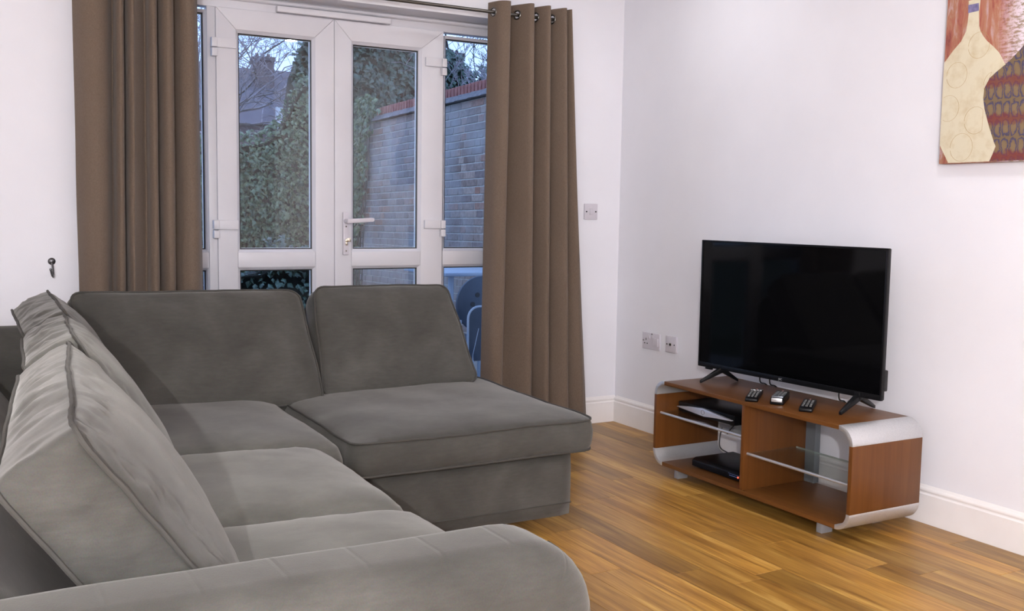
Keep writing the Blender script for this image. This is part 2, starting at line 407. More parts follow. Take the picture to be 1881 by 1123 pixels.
cr = [(-.862, -.885, -.075), (-.842, -.865, -.125), (-.810, -.830, -.145), (-.782, -.800, -.135), (-.748, -.752, -.062), (-.712, -.700, -.112), (-.678, -.655, -.152), (-.652, -.625, -.138),
      (-.628, -.605, -.062), (-.606, -.575, -.112), (-.578, -.545, -.152), (-.556, -.520, -.136), (-.535, -.500, -.062), (-.508, -.470, -.112), (-.478, -.425, -.150), (-.462, -.395, -.138),
      (-.450, -.375, -.095), (-.440, -.345, -.125), (-.430, -.305, -.140), (-.423, -.262, -.115)]
cr = [(a, b_, -.105+(y+.105)*1.4) for a, b_, y in cr]
curtain('curtain', cr, 'brown eyelet curtain right of the French doors beside the light switch')
rod = thing('curtain_rod', (-1.6, ROD_Y, ROD_Z), 'thin dark metal curtain rod across the top of the French doors', 'curtain rod')
MB().tube([(-2.84, ROD_Y, ROD_Z), (-.415, ROD_Y, ROD_Z)], .0085, 12).build('pole', MAT['steel'], rod, smooth=True)
for x, s in ((-.415, 1), (-2.84, -1)):
    MB().lathe([(0, 0), (.013, 0), (.017, .004), (.017, .012), (.012, .018), (0, .02)], 16, Matrix.Translation((x, ROD_Y, ROD_Z)) @ Matrix.Rotation(s*PI/2, 4, 'Y')).build('finial', MAT['chrome'], rod, smooth=True)
for x in (-.44, -2.82):
    MB().tube([(x, ROD_Y, ROD_Z), (x, .018, ROD_Z)], .007, 8).box(x-.012, x+.012, .010, .018, ROD_Z-.03, ROD_Z+.03).build('bracket', MAT['steel'], rod)
hk = thing('tieback_hook', (-2.861, .018, .905), 'small dark metal curtain tieback hook on the white wall', 'hook')
MB().lathe([(0, 0), (.014, 0), (.015, .003), (.009, .008), (0, .009)], 16, Matrix.Translation((-2.861, .018, .932)) @ Matrix.Rotation(PI/2, 4, 'X')).build('backplate', MAT['hook'], hk, smooth=True)
MB().tube([(-2.861, .012, .93), (-2.8595, .006, .915), (-2.858, 0, .895), (-2.858, -.008, .877), (-2.860, -.020, .869), (-2.864, -.031, .874), (-2.868, -.035, .888), (-2.870, -.036, .900)], .0042, 8, r_end=.0036).build('shank', MAT['hook'], hk, smooth=True)
MB().lathe([(0, -.006), (.004, -.004), (.0055, 0), (.004, .004), (0, .006)], 10, Matrix.Translation((-2.870, -.036, .901))).build('tip', MAT['hook'], hk, smooth=True)

# ------------------------------------------------------------------ switch and sockets
def disc(parent, name, c, r, axis, m, d=.002, n=12):
    R = Matrix.Rotation(PI/2, 4, 'X') if axis == 'Y' else Matrix.Rotation(-PI/2, 4, 'Y')
    return MB().lathe([(0, 0), (r, 0), (r, d), (0, d)], n, Matrix.Translation(c) @ R).build(name, MAT[m], parent)
sw = thing('light_switch', (-.176, .018, 1.173), 'square white light switch on the wall by the curtain', 'light switch')
MB().box(-.219, -.133, .009, .018, 1.130, 1.216).build('faceplate', MAT['plastic_white'], sw, bevel=.003)
MB().box(-.186, -.164, .004, .010, 1.157, 1.190).build('rocker', MAT['plastic_white'], sw, bevel=.002)
for x in (-.206, -.146): disc(sw, 'screw', (x, .009, 1.173), .004, 'Y', 'black')
sk = thing('double_socket', (.018, -.311, .491), 'double electric wall socket above the skirting near the corner', 'socket')
MB().box(.009, .018, -.386, -.236, .447, .535).build('faceplate', MAT['plastic_white'], sk, bevel=.003)
for y in (-.270, -.352):
    for dy, dz, hw, hh in ((0, .012, .0025, .006), (.011, -.010, .005, .0022), (-.011, -.010, .005, .0022)):
        if y > -.3: MB().box(.0082, .0095, y+dy-hw, y+dy+hw, .487+dz-hh, .487+dz+hh).build('pin_hole', MAT['black'], sk)
for y in (-.298, -.325): MB().box(.004, .010, y-.008, y+.008, .503, .524).build('rocker', MAT['plastic_white'], sk, bevel=.002)
MB().box(.001, .010, -.377, -.337, .468, .512).build('socket_cover', MAT['plastic_white'], sk, bevel=.003)
for y in (-.247, -.321): disc(sk, 'screw', (.009, y, .491 if y > -.3 else .530), .004, 'X', 'steel')
ae = thing('aerial_socket', (.018, -.484, .495), 'single white aerial socket on the wall beside the television', 'socket')
MB().box(.006, .018, -.528, -.440, .451, .538).build('faceplate', MAT['plastic_white'], ae, bevel=.003)
disc(ae, 'aerial_port', (.006, -.484, .495), .008, 'X', 'chrome', .004); disc(ae, 'port_hole', (.002, -.484, .495), .0055, 'X', 'black', .001)
for y in (-.454, -.514): disc(ae, 'screw', (.006, y, .495), .0035, 'X', 'black')

# ------------------------------------------------------------------ canvas painting
pt = thing('canvas_painting', (0, -2.46, 1.368), 'canvas painting of a cream bottle beside a red and blue patterned bottle', 'painting')
def paint_bg():
    M = mat('painted_background', (.5, .2, .15), .7); N, L, b_ = nodes(M)
    n = noise_node(M, tex_coord(M, (1, 9, 1.6)), 4, 6, .65, .6)
    r = ramp(M, n.outputs['Fac'], [(.32, (.20, .045, .04)), (.45, (.38, .12, .08)), (.55, (.42, .20, .12)), (.66, (.52, .36, .38))])
    s = N.new('ShaderNodeSeparateXYZ'); t = N.new('ShaderNodeTexCoord'); L.new(t.outputs['Object'], s.inputs[0])
    gl = N.new('ShaderNodeMapRange'); gl.inputs[1].default_value = -2.27; gl.inputs[2].default_value = -2.36; L.new(s.outputs[1], gl.inputs[0])
    n2 = noise_node(M, tex_coord(M, (1, 1, 3)), 42, 4, .7); r2 = ramp(M, n2.outputs['Fac'], [(.42, (.30, .22, .15)), (.55, (.72, .62, .70))])
    L.new(mix(M, gl.outputs[0], r.outputs[0], r2.outputs[0]), b_.inputs['Base Color']); return M
MB().box(-.018, .0175, -2.86, -2.062, 1.368, 2.10).build('canvas', paint_bg(), pt, bevel=.002)
cream = noisy('cream_paint', (.62, .565, .42), (.50, .41, .25), 26, .7, lo=.45, hi=.85, detail=6)
def ikat():
    M = mat('ikat_paint', (.3, .2, .1), .7); N, L, b_ = nodes(M)
    t = N.new('ShaderNodeTexCoord'); s = N.new('ShaderNodeSeparateXYZ'); L.new(t.outputs['Object'], s.inputs[0])
    n = noise_node(M, tex_coord(M), 45, 3)
    def sn(out, k, ph):
        a = N.new('ShaderNodeMath'); a.operation = 'MULTIPLY_ADD'; a.inputs[1].default_value = k; a.inputs[2].default_value = ph; L.new(out, a.inputs[0])
        j = N.new('ShaderNodeMath'); j.operation = 'MULTIPLY_ADD'; j.inputs[1].default_value = 2.2; L.new(n.outputs['Fac'], j.inputs[0]); L.new(a.outputs[0], j.inputs[2])
        c = N.new('ShaderNodeMath'); c.operation = 'SINE'; L.new(j.outputs[0], c.inputs[0]); return c.outputs[0]
    def m2(op, a, c):
        q = N.new('ShaderNodeMath'); q.operation = op
        for i, v in enumerate((a, c)):
            if hasattr(v, 'is_linked'): L.new(v, q.inputs[i])
            else: q.inputs[i].default_value = v
        return q.outputs[0]
    a = sn(s.outputs[1], 2*PI/.062, .6); z = sn(s.outputs[2], 2*PI/.13, 1.0)
    p = m2('MULTIPLY', a, z); p = m2('ABSOLUTE', p, 0)
    r = ramp(M, p, [(.10, (.17, .115, .06)), (.24, (.055, .045, .085)), (.46, (.075, .062, .13)), (.56, (.17, .115, .06)), (.85, (.20, .135, .07))])
    z2 = sn(s.outputs[2], 2*PI/.13, 2.6); k = N.new('ShaderNodeMapRange'); k.inputs[1].default_value = .45; k.inputs[2].default_value = .95; L.new(z2, k.inputs[0])
    n3 = noise_node(M, tex_coord(M), 14, 3); kk = m2('MULTIPLY', k.outputs[0], n3.outputs['Fac']); kk = m2('MULTIPLY', kk, 1.5)
    L.new(mix(M, kk, r.outputs[0], (.17, .028, .026)), b_.inputs['Base Color']); return M
b1r = [(-2.199, 1.945), (-2.195, 1.900), (-2.199, 1.850), (-2.205, 1.831), (-2.217, 1.812), (-2.233, 1.793), (-2.262, 1.768), (-2.284, 1.745), (-2.310, 1.702), (-2.335, 1.64), (-2.34, 1.56), (-2.32, 1.48), (-2.29, 1.42), (-2.272, 1.3705)]
b1l = [(-2.103, 1.3705), (-2.069, 1.427), (-2.0625, 1.440), (-2.0625, 1.736), (-2.097, 1.775), (-2.129, 1.805), (-2.147, 1.837), (-2.152, 1.871), (-2.154, 1.905), (-2.151, 1.945)]
MB().prism(b1r+b1l, 'X', -.0192, -.018).build('cream_bottle', cream, pt)
MB().prism([(-2.151, 1.930), (-2.193, 1.930), (-2.195, 1.903), (-2.152, 1.901)], 'X', -.0198, -.0192).build('bottle_band', noisy('band_blue', (.10, .09, .20), (.25, .22, .38), 60), pt)
b2l = [(-2.271, 1.3705), (-2.294, 1.420), (-2.286, 1.435), (-2.264, 1.488), (-2.240, 1.556), (-2.233, 1.594), (-2.235, 1.628), (-2.254, 1.662), (-2.278, 1.680), (-2.310, 1.701), (-2.341, 1.725), (-2.377, 1.759), (-2.415, 1.80), (-2.44, 1.85), (-2.45, 1.92), (-2.45, 2.02)]
MB().prism(b2l+[(-5.0-y, z) for y, z in reversed(b2l)], 'X', -.0204, -.018).build('patterned_bottle', ikat(), pt)
ink = mat('sepia_ink', (.42, .28, .12), .8)
for (y, z), rr in zip([(-2.119, 1.686), (-2.203, 1.782), (-2.272, 1.64), (-2.092, 1.569), (-2.205, 1.518), (-2.154, 1.425)], (.046, .046, .045, .047, .048, .05)):
    pts = [(-.0193, y+rr*.92*math.cos(a), z+rr*math.sin(a)) for a in [2*PI*i/30 for i in range(30)]]
    pts = [p for p in pts if p[1] < -2.064 and p[1] > -2.238-.3*max(0, p[2]-1.6)+.0 and p[2] > 1.372]
    MB().tube(pts, .0006, 4).build('painted_ring', ink, pt)

# ------------------------------------------------------------------ media unit
TX0, TX1 = -.48, -.115; TY0, TY1 = -2.133, -.993; TZ0, TZ1 = .046, .427; RR, TH = .067, .017
ms = thing('media_unit', (-.3, -1.56, 0), 'low walnut media unit with silver rounded corners under the television', 'tv stand')
MB().box(TX0, TX1, TY0+RR, TY1-RR, TZ1-TH, TZ1).build('top_panel', MAT['walnut_y'], ms, bevel=.001)
MB().box(TX0, TX1, TY0+RR, TY1-RR, TZ0, TZ0+TH).build('bottom_panel', MAT['walnut_y'], ms, bevel=.001)
for y in (TY0, TY1-TH): MB().box(TX0, TX1, y, y+TH, TZ0+RR, TZ1-RR).build('side_panel', MAT['walnut_z'], ms, bevel=.001)
for cy_, cz_, a0 in ((TY0+RR, TZ1-RR, PI/2), (TY1-RR, TZ1-RR, 0), (TY0+RR, TZ0+RR, PI), (TY1-RR, TZ0+RR, 1.5*PI)):
    o_ = arc(cy_, cz_, RR, a0, a0+PI/2, 12); i_ = arc(cy_, cz_, RR-TH, a0+PI/2, a0, 12)
    MB().prism(o_+i_, 'X', TX0-.001, TX1).build('corner_trim', MAT['alu'], ms, bevel=.0012, angle=35)
MB().box(TX0+.004, TX1-.01, -1.577, -1.559, TZ0+TH, TZ1-TH).build('divider', MAT['walnut_z'], ms, bevel=.001)
mb = MB(); mb.box(-.135, -.128, -1.625, -1.577, TZ0+TH, TZ1-TH); mb.box(-.135, -.105, -1.629, -1.625, TZ0+TH, TZ1-TH)
mb.build('cable_channel', mat('grey_channel', (.16, .18, .20), .45, .3), ms)
for y0, y1, z in ((-1.559, TY1-TH, .272), (TY0+TH, -1.577, .208)):
    MB().box(-.452, -.19, y0+.002, y1-.002, z, z+.007).build('glass_shelf', MAT['shelf_glass'], ms)
    MB().box(-.1895, -.186, y0+.002, y1-.002, z, z+.007).build('shelf_edge', MAT['glass_edge'], ms)
    MB().tube([(-.456, y0+.002, z+.004), (-.456, y1-.002, z+.004)], .006, 10).build('shelf_rail', MAT['alu'], ms, smooth=True)
for x in (-.455, -.185):
    for y in (-1.985, -1.145): MB().box(x, x+.055, y, y+.028, 0, TZ0).build('foot', MAT['foot_shaded_grey'], ms, bevel=.002)
for y, z in ((-1.75, .30), (-1.75, .14), (-1.3, .2)): pass

# boxes and bits on the shelves
sb = thing('set_top_box', (-.27, -1.22, .279), 'black set-top box with silver diamond front on the upper glass shelf', 'set-top box')
MB().box(-.378, -.17, -1.41, -1.035, .283, .328).build('case', MAT['black'], sb, bevel=.006)
MB().prism([(-1.040, .306), (-1.13, .318), (-1.215, .3255), (-1.30, .317), (-1.402, .307), (-1.402, .304), (-1.30, .298), (-1.225, .291), (-1.13, .297), (-1.040, .303)], 'X', -.390, -.376).build('silver_fascia', mat('silver_paint', (.62, .62, .68), .35, .5), sb, bevel=.0015)
ringp = [(-.3905, -1.22+.010*math.cos(a), .309+.010*math.sin(a)) for a in [2*PI*i/20 for i in range(20)]]
MB().tube(ringp, .0008, 4, closed=True).build('button_ring', MAT['steel'], sb)
for x, y in ((-.36, -1.06), (-.36, -1.38), (-.2, -1.06), (-.2, -1.38)): MB().box(x-.008, x+.008, y-.008, y+.008, .279, .284).build('foot', MAT['black_matt'], sb)
db = thing('digital_recorder', (-.3, -1.36, .063), 'black digital recorder with red standby light on the bottom of the unit', 'recorder')
MB().box(-.40, -.18, -1.54, -1.19, .067, .107).build('case', MAT['black'], db, bevel=.004)
MB().prism([(-.416, .070), (-.398, .067), (-.398, .107), (-.416, .096)], 'Y', -1.54, -1.19).build('front_panel', MAT['black'], db, bevel=.002)
disc(db, 'standby_light', (-.416, -1.486, .086), .0035, 'X', 'black')
led = mat('red_led', (.8, .05, .03), .4, Emission_Color=(1, .08, .04, 1), Emission_Strength=4)
db.children[-1].data.materials[0] = led
blue = mat('blue_lettering', (.16, .24, .55), .4)
for k in range(4): MB().box(-.4172, -.4155, -1.478+.012*k, -1.469+.012*k, .0835, .0855).build('printed_mark', blue, db)
MB().box(-.4165, -.4140, -1.495, -1.425, .0915, .0925).build('printed_line', blue, db)
for x, y in ((-.38, -1.22), (-.38, -1.51), (-.2, -1.22), (-.2, -1.51)): MB().box(x-.008, x+.008, y-.008, y+.008, .063, .068).build('foot', MAT['black_matt'], db)
ad = thing('mains_adapter', (0, -.96, .16), 'white mains adapter low on the wall behind the media unit', 'adapter')
MB().box(-.028, 0, -.998, -.918, .150, .190).build('case', MAT['plastic_white'], ad, bevel=.006)
MB().box(-.030, -.026, -.985, -.972, .128, .150).build('cord_relief', MAT['plastic_white'], ad, bevel=.002)
def cable(name, pts, label, r=.0028, group=None):
    pp = catmull([tuple(p) for p in pts], 6)
    o = MB().tube(pp, r, 6).build(name, MAT['cable'], smooth=True); tag(o, label, 'cable', group); return o
cable('adapter_cable', [(-.03, -.978, .13), (-.05, -1.03, .17), (-.07, -1.10, .22), (-.09, -1.15, .262), (-.12, -1.20, .30), (-.16, -1.25, .31)], 'black cable from the mains adapter up to the set-top box')
cable('recorder_cable', [(-.02, -.93, .15), (-.05, -.95, .11), (-.09, -1.00, .075), (-.13, -1.10, .075), (-.18, -1.24, .082)], 'black cable looping down behind the digital recorder')

# ------------------------------------------------------------------ television
tv = thing('television', (-.25, -1.54, .427), 'black flat screen television standing on the walnut media unit', 'television')
WA = Vector((.060, -.977, 0)).normalized(); NN = Vector((-WA.y*-1, 0, 0)); NN = Vector((-abs(WA.y), -WA.x, 0)).normalized()
TC = Vector((-.250, -1.5385, 0)); HWD = .4885
def tvp(u, d, z): return TC+WA*u+NN*d+Vector((0, 0, z))
def tvbox(name, u0, u1, d0, d1, z0, z1, m, bev=0, par=None):
    return MB().obox(tvp((u0+u1)/2, (d0+d1)/2, (z0+z1)/2), WA*((u1-u0)/2), NN*((d1-d0)/2), Vector((0, 0, (z1-z0)/2))).build(name, MAT[m], par or tv, bevel=bev)
tvbox('screen', -HWD+.008, HWD-.008, -.004, .0005, .506, 1.046, 'screen')
tvbox('bezel', -HWD, HWD, -.010, .004, 1.046, 1.0545, 'black', .001); tvbox('bezel', -HWD, HWD, -.010, .005, .485, .506, 'black', .0015)
for s in (-1, 1): a, c = sorted((s*HWD, s*(HWD-.008))); tvbox('bezel', a, c, -.010, .004, .485, 1.0545, 'black', .001)
tvbox('back_cover', -HWD+.001, HWD-.001, -.018, -.004, .487, 1.053, 'black_matt', .002)
tvbox('rear_housing', -.36, .36, -.062, -.016, .50, .80, 'black_matt', .012)
tvbox('side_housing', .40, HWD+.003, -.030, -.012, .52, .60, 'black_matt', .004)
tvbox('sensor_window', -HWD+.045, -HWD+.085, -.008, .003, .476, .487, 'black', .002)
for (fy, fx), (ay, ax), (by, bx) in (((-1.163, -.362), (-1.190, -.263), (-1.201, -.180)), ((-1.941, -.340), (-1.925, -.228), (-1.900, -.110))):
    lg = bpy.data.objects.new('leg', None); COL.objects.link(lg); lg.parent = tv; lg.matrix_parent_inverse = Matrix.Translation(tv.location).inverted()
    for (ex, ey) in ((fx, fy), (bx, by)):
        top = Vector((ax, ay, .492)); foot = Vector((ex, ey, .4335)); d = (foot-top); hd = Vector((d.x, d.y, 0)).normalized(); sd = Vector((-hd.y, hd.x, 0))
        v = []
        for p, hw, hh, back in ((top, .013, .014, .012), (foot, .0065, .0062, 0)):
            p = p-hd*back
            v += [p-sd*hw-Vector((0, 0, hh)), p+sd*hw-Vector((0, 0, hh)), p+sd*hw+Vector((0, 0, hh)), p-sd*hw+Vector((0, 0, hh))]
        MB().add(v, [(0, 3, 2, 1), (4, 5, 6, 7), (0, 1, 5, 4), (1, 2, 6, 5), (2, 3, 7, 6), (3, 0, 4, 7)]).build('strut', MAT['black'], lg, bevel=.002)
# maker's lettering on the lower bezel
cu = bpy.data.curves.new('logo', 'FONT'); cu.body = 'JVC'; cu.size = .0125; cu.extrude = .0003; cu.align_x = 'CENTER'
to = bpy.data.objects.new('logo', cu); COL.objects.link(to); dg = bpy.context.evaluated_depsgraph_get()
me = bpy.data.meshes.new_from_object(to.evaluated_get(dg)); bpy.data.objects.remove(to)
lo = bpy.data.objects.new('logo', me); COL.objects.link(lo); me.materials.clear(); me.materials.append(mat('logo_grey', (.35, .35, .36), .4))
zc = Vector((0, 0, 1)); mt = Matrix((WA, zc, NN)).transposed().to_4x4(); mt.translation = tvp(0, .0054, .4905)
me.transform(mt); lo.parent = tv; lo.matrix_parent_inverse = Matrix.Translation(tv.location).inverted()
for y0, y1, lab in ((-1.345, -1.335, 'leftmost of the three black cables hanging below the television'), (-1.405, -1.395, 'middle of the three black cables hanging below the television'), (-1.79, -1.78, 'rightmost of the three black cables hanging below the television')):
    cable('television_cable', [(-.19, y0-.01, .52), (-.185, y0, .48), (-.17, y1, .445), (-.13, y1+.01, .432), (-.095, y1+.02, .40), (-.06, y1+.02, .30), (-.05, y1+.02, .12)], lab, .003, 'cables below the television')

# remotes
def remote(near, far, wid, th, label, style):
    n, f = Vector((*near, .427)), Vector((*far, .427)); d = (f-n); Ln = d.length; ang = math.atan2(d.y, d.x)
    r = thing('remote_control', (n+f)/2, label, 'remote control', None, ang)
    r.matrix_basis = Matrix.Translation((n+f)/2) @ Matrix.Rotation(ang, 4, 'Z')
    M = r.matrix_basis
    def bx(name, x0, x1, y0, y1, z0, z1, m, bev=0):
        o = MB().box(x0, x1, y0, y1, z0, z1).build(name, m if not isinstance(m, str) else MAT[m], None, bevel=bev); o.parent = r; return o
    h = Ln/2; q = wid/2
    mb = MB(); mb.prism([(-h, .002), (-h+.006, 0), (h-.006, 0), (h, .004), (h, th*.8), (h-.01, th), (-h+.015, th*.9), (-h, th*.65)], 'Y', -q, q)
    o = mb.build('case', MAT['black'], None, bevel=.004, seg=3); o.parent = r
    key = mat('grey_key', (.09, .09, .09), .5); red = mat('dull_key', (.16, .05, .045), .5)
    for i in range(7):
        for j in range(3):
            x = -h+.03+i*(Ln-.06)/6.5; y = (j-1)*wid*.28
            bx('key', x-.005, x+.005, y-.0045, y+.0045, th*.88, th+.0016, key, .001)
    if style == 'bar':
        for s in (-1, 1): bx('silver_key', h-.045, h-.036, s*wid*.22-.010, s*wid*.22+.010, th*.9, th+.002, 'alu', .001)
    if style == 'silver':
        bx('silver_end', -h-.001, -h+.006, -q+.005, q-.005, th*.35, th*.85, 'alu', .002)
        bx('grey_face', -h+.012, h-.05, -q+.004, q-.004, th*.86, th+.0006, mat('silver_face', (.22, .24, .27), .3, .6), .0008)
    bx('power_key', h-.018, h-.010, -.004, .004, th*.9, th+.002, red, .001)
    return r
remote((-.467, -1.600), (-.300, -1.455), .050, .019, 'slim black remote with white top keys, nearest the unit divider', 'bar')
remote((-.418, -1.690), (-.285, -1.590), .052, .032, 'thick black remote with a silver end, middle of three remotes', 'silver')
remote((-.420, -1.845), (-.270, -1.725), .050, .020, 'plain dark grey remote nearest the right television leg', 'plain')

# ------------------------------------------------------------------ corner sofa
sofa = thing('corner_sofa', (-2.6, -1.8, 0), 'grey velvet corner sofa with chaise under the window', 'sofa')
V3 = Vector
def fabric_noise(p, amp, sc): return amp*noise.noise(Vector(p)*sc)
def soft_box(name, x0, x1, y0, y1, z0, z1, r, parent, m='velvet', amp=.004, cuts=14):
    """upholstered box with rounded edges and gentle unevenness"""
    mb = MB(); nx, ny, nz = (max(4, int((b_-a_)/.05)) for a_, b_ in ((x0, x1), (y0, y1), (z0, z1)))
    bm = bmesh.new(); bmesh.ops.create_cube(bm, size=2)
    me = bpy.data.meshes.new(name); bm.to_mesh(me); bm.free()
    verts = {}; F = []; Vv = []
    def vid(i, j, k):
        if (i, j, k) not in verts:
            verts[(i, j, k)] = len(Vv); Vv.append((i, j, k))
        return verts[(i, j, k)]
    for i in range(nx):
        for j in range(ny):
            for k in (0, nz): F.append((vid(i, j, k), vid(i+1, j, k), vid(i+1, j+1, k), vid(i, j+1, k)))
    for i in range(nx):
        for k in range(nz):
            for j in (0, ny): F.append((vid(i, j, k), vid(i+1, j, k), vid(i+1, j, k+1), vid(i, j, k+1)))
    for j in range(ny):
        for k in range(nz):
            for i in (0, nx): F.append((vid(i, j, k), vid(i, j+1, k), vid(i, j+1, k+1), vid(i, j, k+1)))
    out = []
    lo, hi = V3((x0, y0, z0)), V3((x1, y1, z1))
    for i, j, k in Vv:
        t = [0.5-.5*math.cos(PI*q) if False else q for q in (i/nx, j/ny, k/nz)]
        p = V3([lo[a]+(hi[a]-lo[a])*t[a] for a in range(3)])
        q = V3([min(max(p[a], lo[a]+r), hi[a]-r) for a in range(3)]); d = p-q
        if d.length > 1e-6:
            mx = max(abs(c) for c in d); d = d.normalized()*min(r, mx); p = q+d
        p += V3((fabric_noise(p, amp, 6), fabric_noise(p+V3((5, 0, 0)), amp, 6), fabric_noise(p+V3((0, 9, 0)), amp, 6)))
        out.append(p)
    mb.add(out, F); bpy.data.meshes.remove(me)
    o = mb.build(name, MAT[m], parent, smooth=True, angle=180); return o
soft_box('base', -3.34, -2.30, -3.10, -.36, .07, .335, .02, sofa, amp=.002)
cb = soft_box('chaise_base', -2.32, -1.295, -1.585, -.38, .075, .315, .018, sofa, amp=.002)
# stitched seam along the foot of the chaise base
MB().tube([(-2.28, -1.586, .126), (-1.9, -1.587, .126), (-1.30, -1.586, .126)], .0022, 6).build('seam', MAT['piping'], sofa, smooth=True)
MB().tube([(-1.2945, -1.57, .126), (-1.2935, -.9, .126), (-1.2945, -.40, .126)], .0022, 6).build('seam', MAT['piping'], sofa, smooth=True)
def loft(name, poly, axis, a0, a1, n, r, parent, m='velvet', amp=.003):
    """profile swept along an axis, its ends rounded in by r; profile given counter-clockwise"""
    pts = []; k = len(poly)
    for i in range(k):
        p, q = poly[i], poly[(i+1) % k]; L_ = math.hypot(q[0]-p[0], q[1]-p[1]); c = max(1, int(L_/.04))
        pts += [(p[0]+(q[0]-p[0])*j/c, p[1]+(q[1]-p[1])*j/c) for j in range(c)]
    cx = sum(p[0] for p in pts)/len(pts); cz = sum(p[1] for p in pts)/len(pts); K = len(pts)
    V = []; F = []; ts = []
    for i in range(7): ts.append((a0+r*(1-math.cos(PI/2*i/6)), 1-math.sin(PI/2*i/6)))
    for i in range(1, n): ts.append((a0+r+(a1-a0-2*r)*i/n, 0))
    for i in range(7): ts.append((a1-r*(1-math.cos(PI/2*(6-i)/6)), 1-math.sin(PI/2*(6-i)/6)))
    for a, ins in ts:
        for (x, z) in pts:
            dx, dz = x-cx, z-cz; l = math.hypot(dx, dz); s = max(0, l-ins*r)/l
            p = V3((cx+dx*s, a, cz+dz*s)) if axis == 'Y' else V3((a, cx+dx*s, cz+dz*s))
            g = fabric_noise(p, amp, 5); p += V3((g, fabric_noise(p+V3((3, 3, 3)), amp, 5), g*.5)); V.append(p)
    nr = len(ts)
    for i in range(nr-1):
        for j in range(K): F.append((i*K+j, i*K+(j+1) % K, (i+1)*K+(j+1) % K, (i+1)*K+j))
    F += [tuple(range(K)), tuple((nr-1)*K+j for j in range(K))]
    mb = MB(); mb.add(V, F); return mb.build(name, MAT[m], parent, smooth=True, angle=60)
lf = [(-2.94, .30), (-3.02, .42), (-3.19, .655)]+arc(-3.275, .655, .075, .35, PI*.9, 7)+[(-3.365, .60), (-3.375, .08), (-2.95, .08)]
loft('back_frame', lf, 'Y', -3.09, -.34, 30, .04, sofa)
bf = [(-.84, .30), (-.76, .42), (-.60, .655)]+arc(-.515, .655, .072, PI-.35, PI*.08, 7)+[(-.43, .60), (-.42, .08), (-.83, .08)]
loft('back_frame', bf, 'X', -3.30, -1.40, 26, .04, sofa)
# arm with a rounded top and front corner
ax1 = -2.325; zt_ = .648
ap = [(-3.36, .08), (ax1, .08), (ax1, zt_-.13)]+arc(ax1-.13, zt_-.13, .13, 0, PI/2, 9)[1:]+[(-2.9, zt_+.003), (-3.36, zt_)]
def arm():
    y0, y1, r = -3.285, -3.080, .075
    pts = []; k = len(ap)
    for i in range(k):
        p, q = ap[i], ap[(i+1) % k]; c = max(1, int(math.hypot(q[0]-p[0], q[1]-p[1])/.04))
        pts += [(p[0]+(q[0]-p[0])*j/c, p[1]+(q[1]-p[1])*j/c) for j in range(c)]
    K = len(pts); nrm = []
    for i in range(K):
        a, c = pts[i-1], pts[(i+1) % K]; t = (c[0]-a[0], c[1]-a[1]); l = math.hypot(*t); nrm.append((t[1]/l, -t[0]/l))
    V = []; F = []; N_ = 18
    ys = [(y0+r*(1-math.cos(PI/2*i/8)), r*(1-math.sin(PI/2*i/8))) for i in range(9)]+[(y1-.05*(1-math.cos(PI/2*(8-i)/8)), .05*(1-math.sin(PI/2*(8-i)/8))) for i in range(9)]
    for y, ins in ys:
        for (x, z), (nx, nz) in zip(pts, nrm):
            ii = ins if z > .1 else 0
            p = V3((x-nx*ii*(1 if x > -3.3 else 0), y, z-nz*ii)); g = fabric_noise(p, .003, 5); V.append(p+V3((0, g, g)))
    for i in range(len(ys)-1):
        for j in range(K): F.append((i*K+j, i*K+(j+1) % K, (i+1)*K+(j+1) % K, (i+1)*K+j))
    F += [tuple(range(K)), tuple((len(ys)-1)*K+j for j in range(K))]
    mb = MB(); mb.add(V, F); o = mb.build('arm', MAT['velvet_quilt'], sofa, smooth=True, angle=60)
    # piping round the front corner of the arm
    pp = [V3((x-nx*.003, y0+.085, z-nz*.003)) for (x, z), (nx, nz) in zip(pts, nrm) if x > -2.41 and z > .09]
    q = MB().tube(pp, .005, 8).build('piping', MAT['piping'], o, smooth=True)
arm()
for x, y in ((-3.25, -3.2), (-2.42, -3.2), (-3.25, -.5), (-1.6, -.6), (-1.6, -1.3), (-2.2, -1.3), (-2.4, -2.4)):
    MB().lathe([(.022, 0), (.028, .085)], 12, Matrix.Translation((x, y, 0))).build('foot', MAT['black_matt'], sofa, smooth=True)

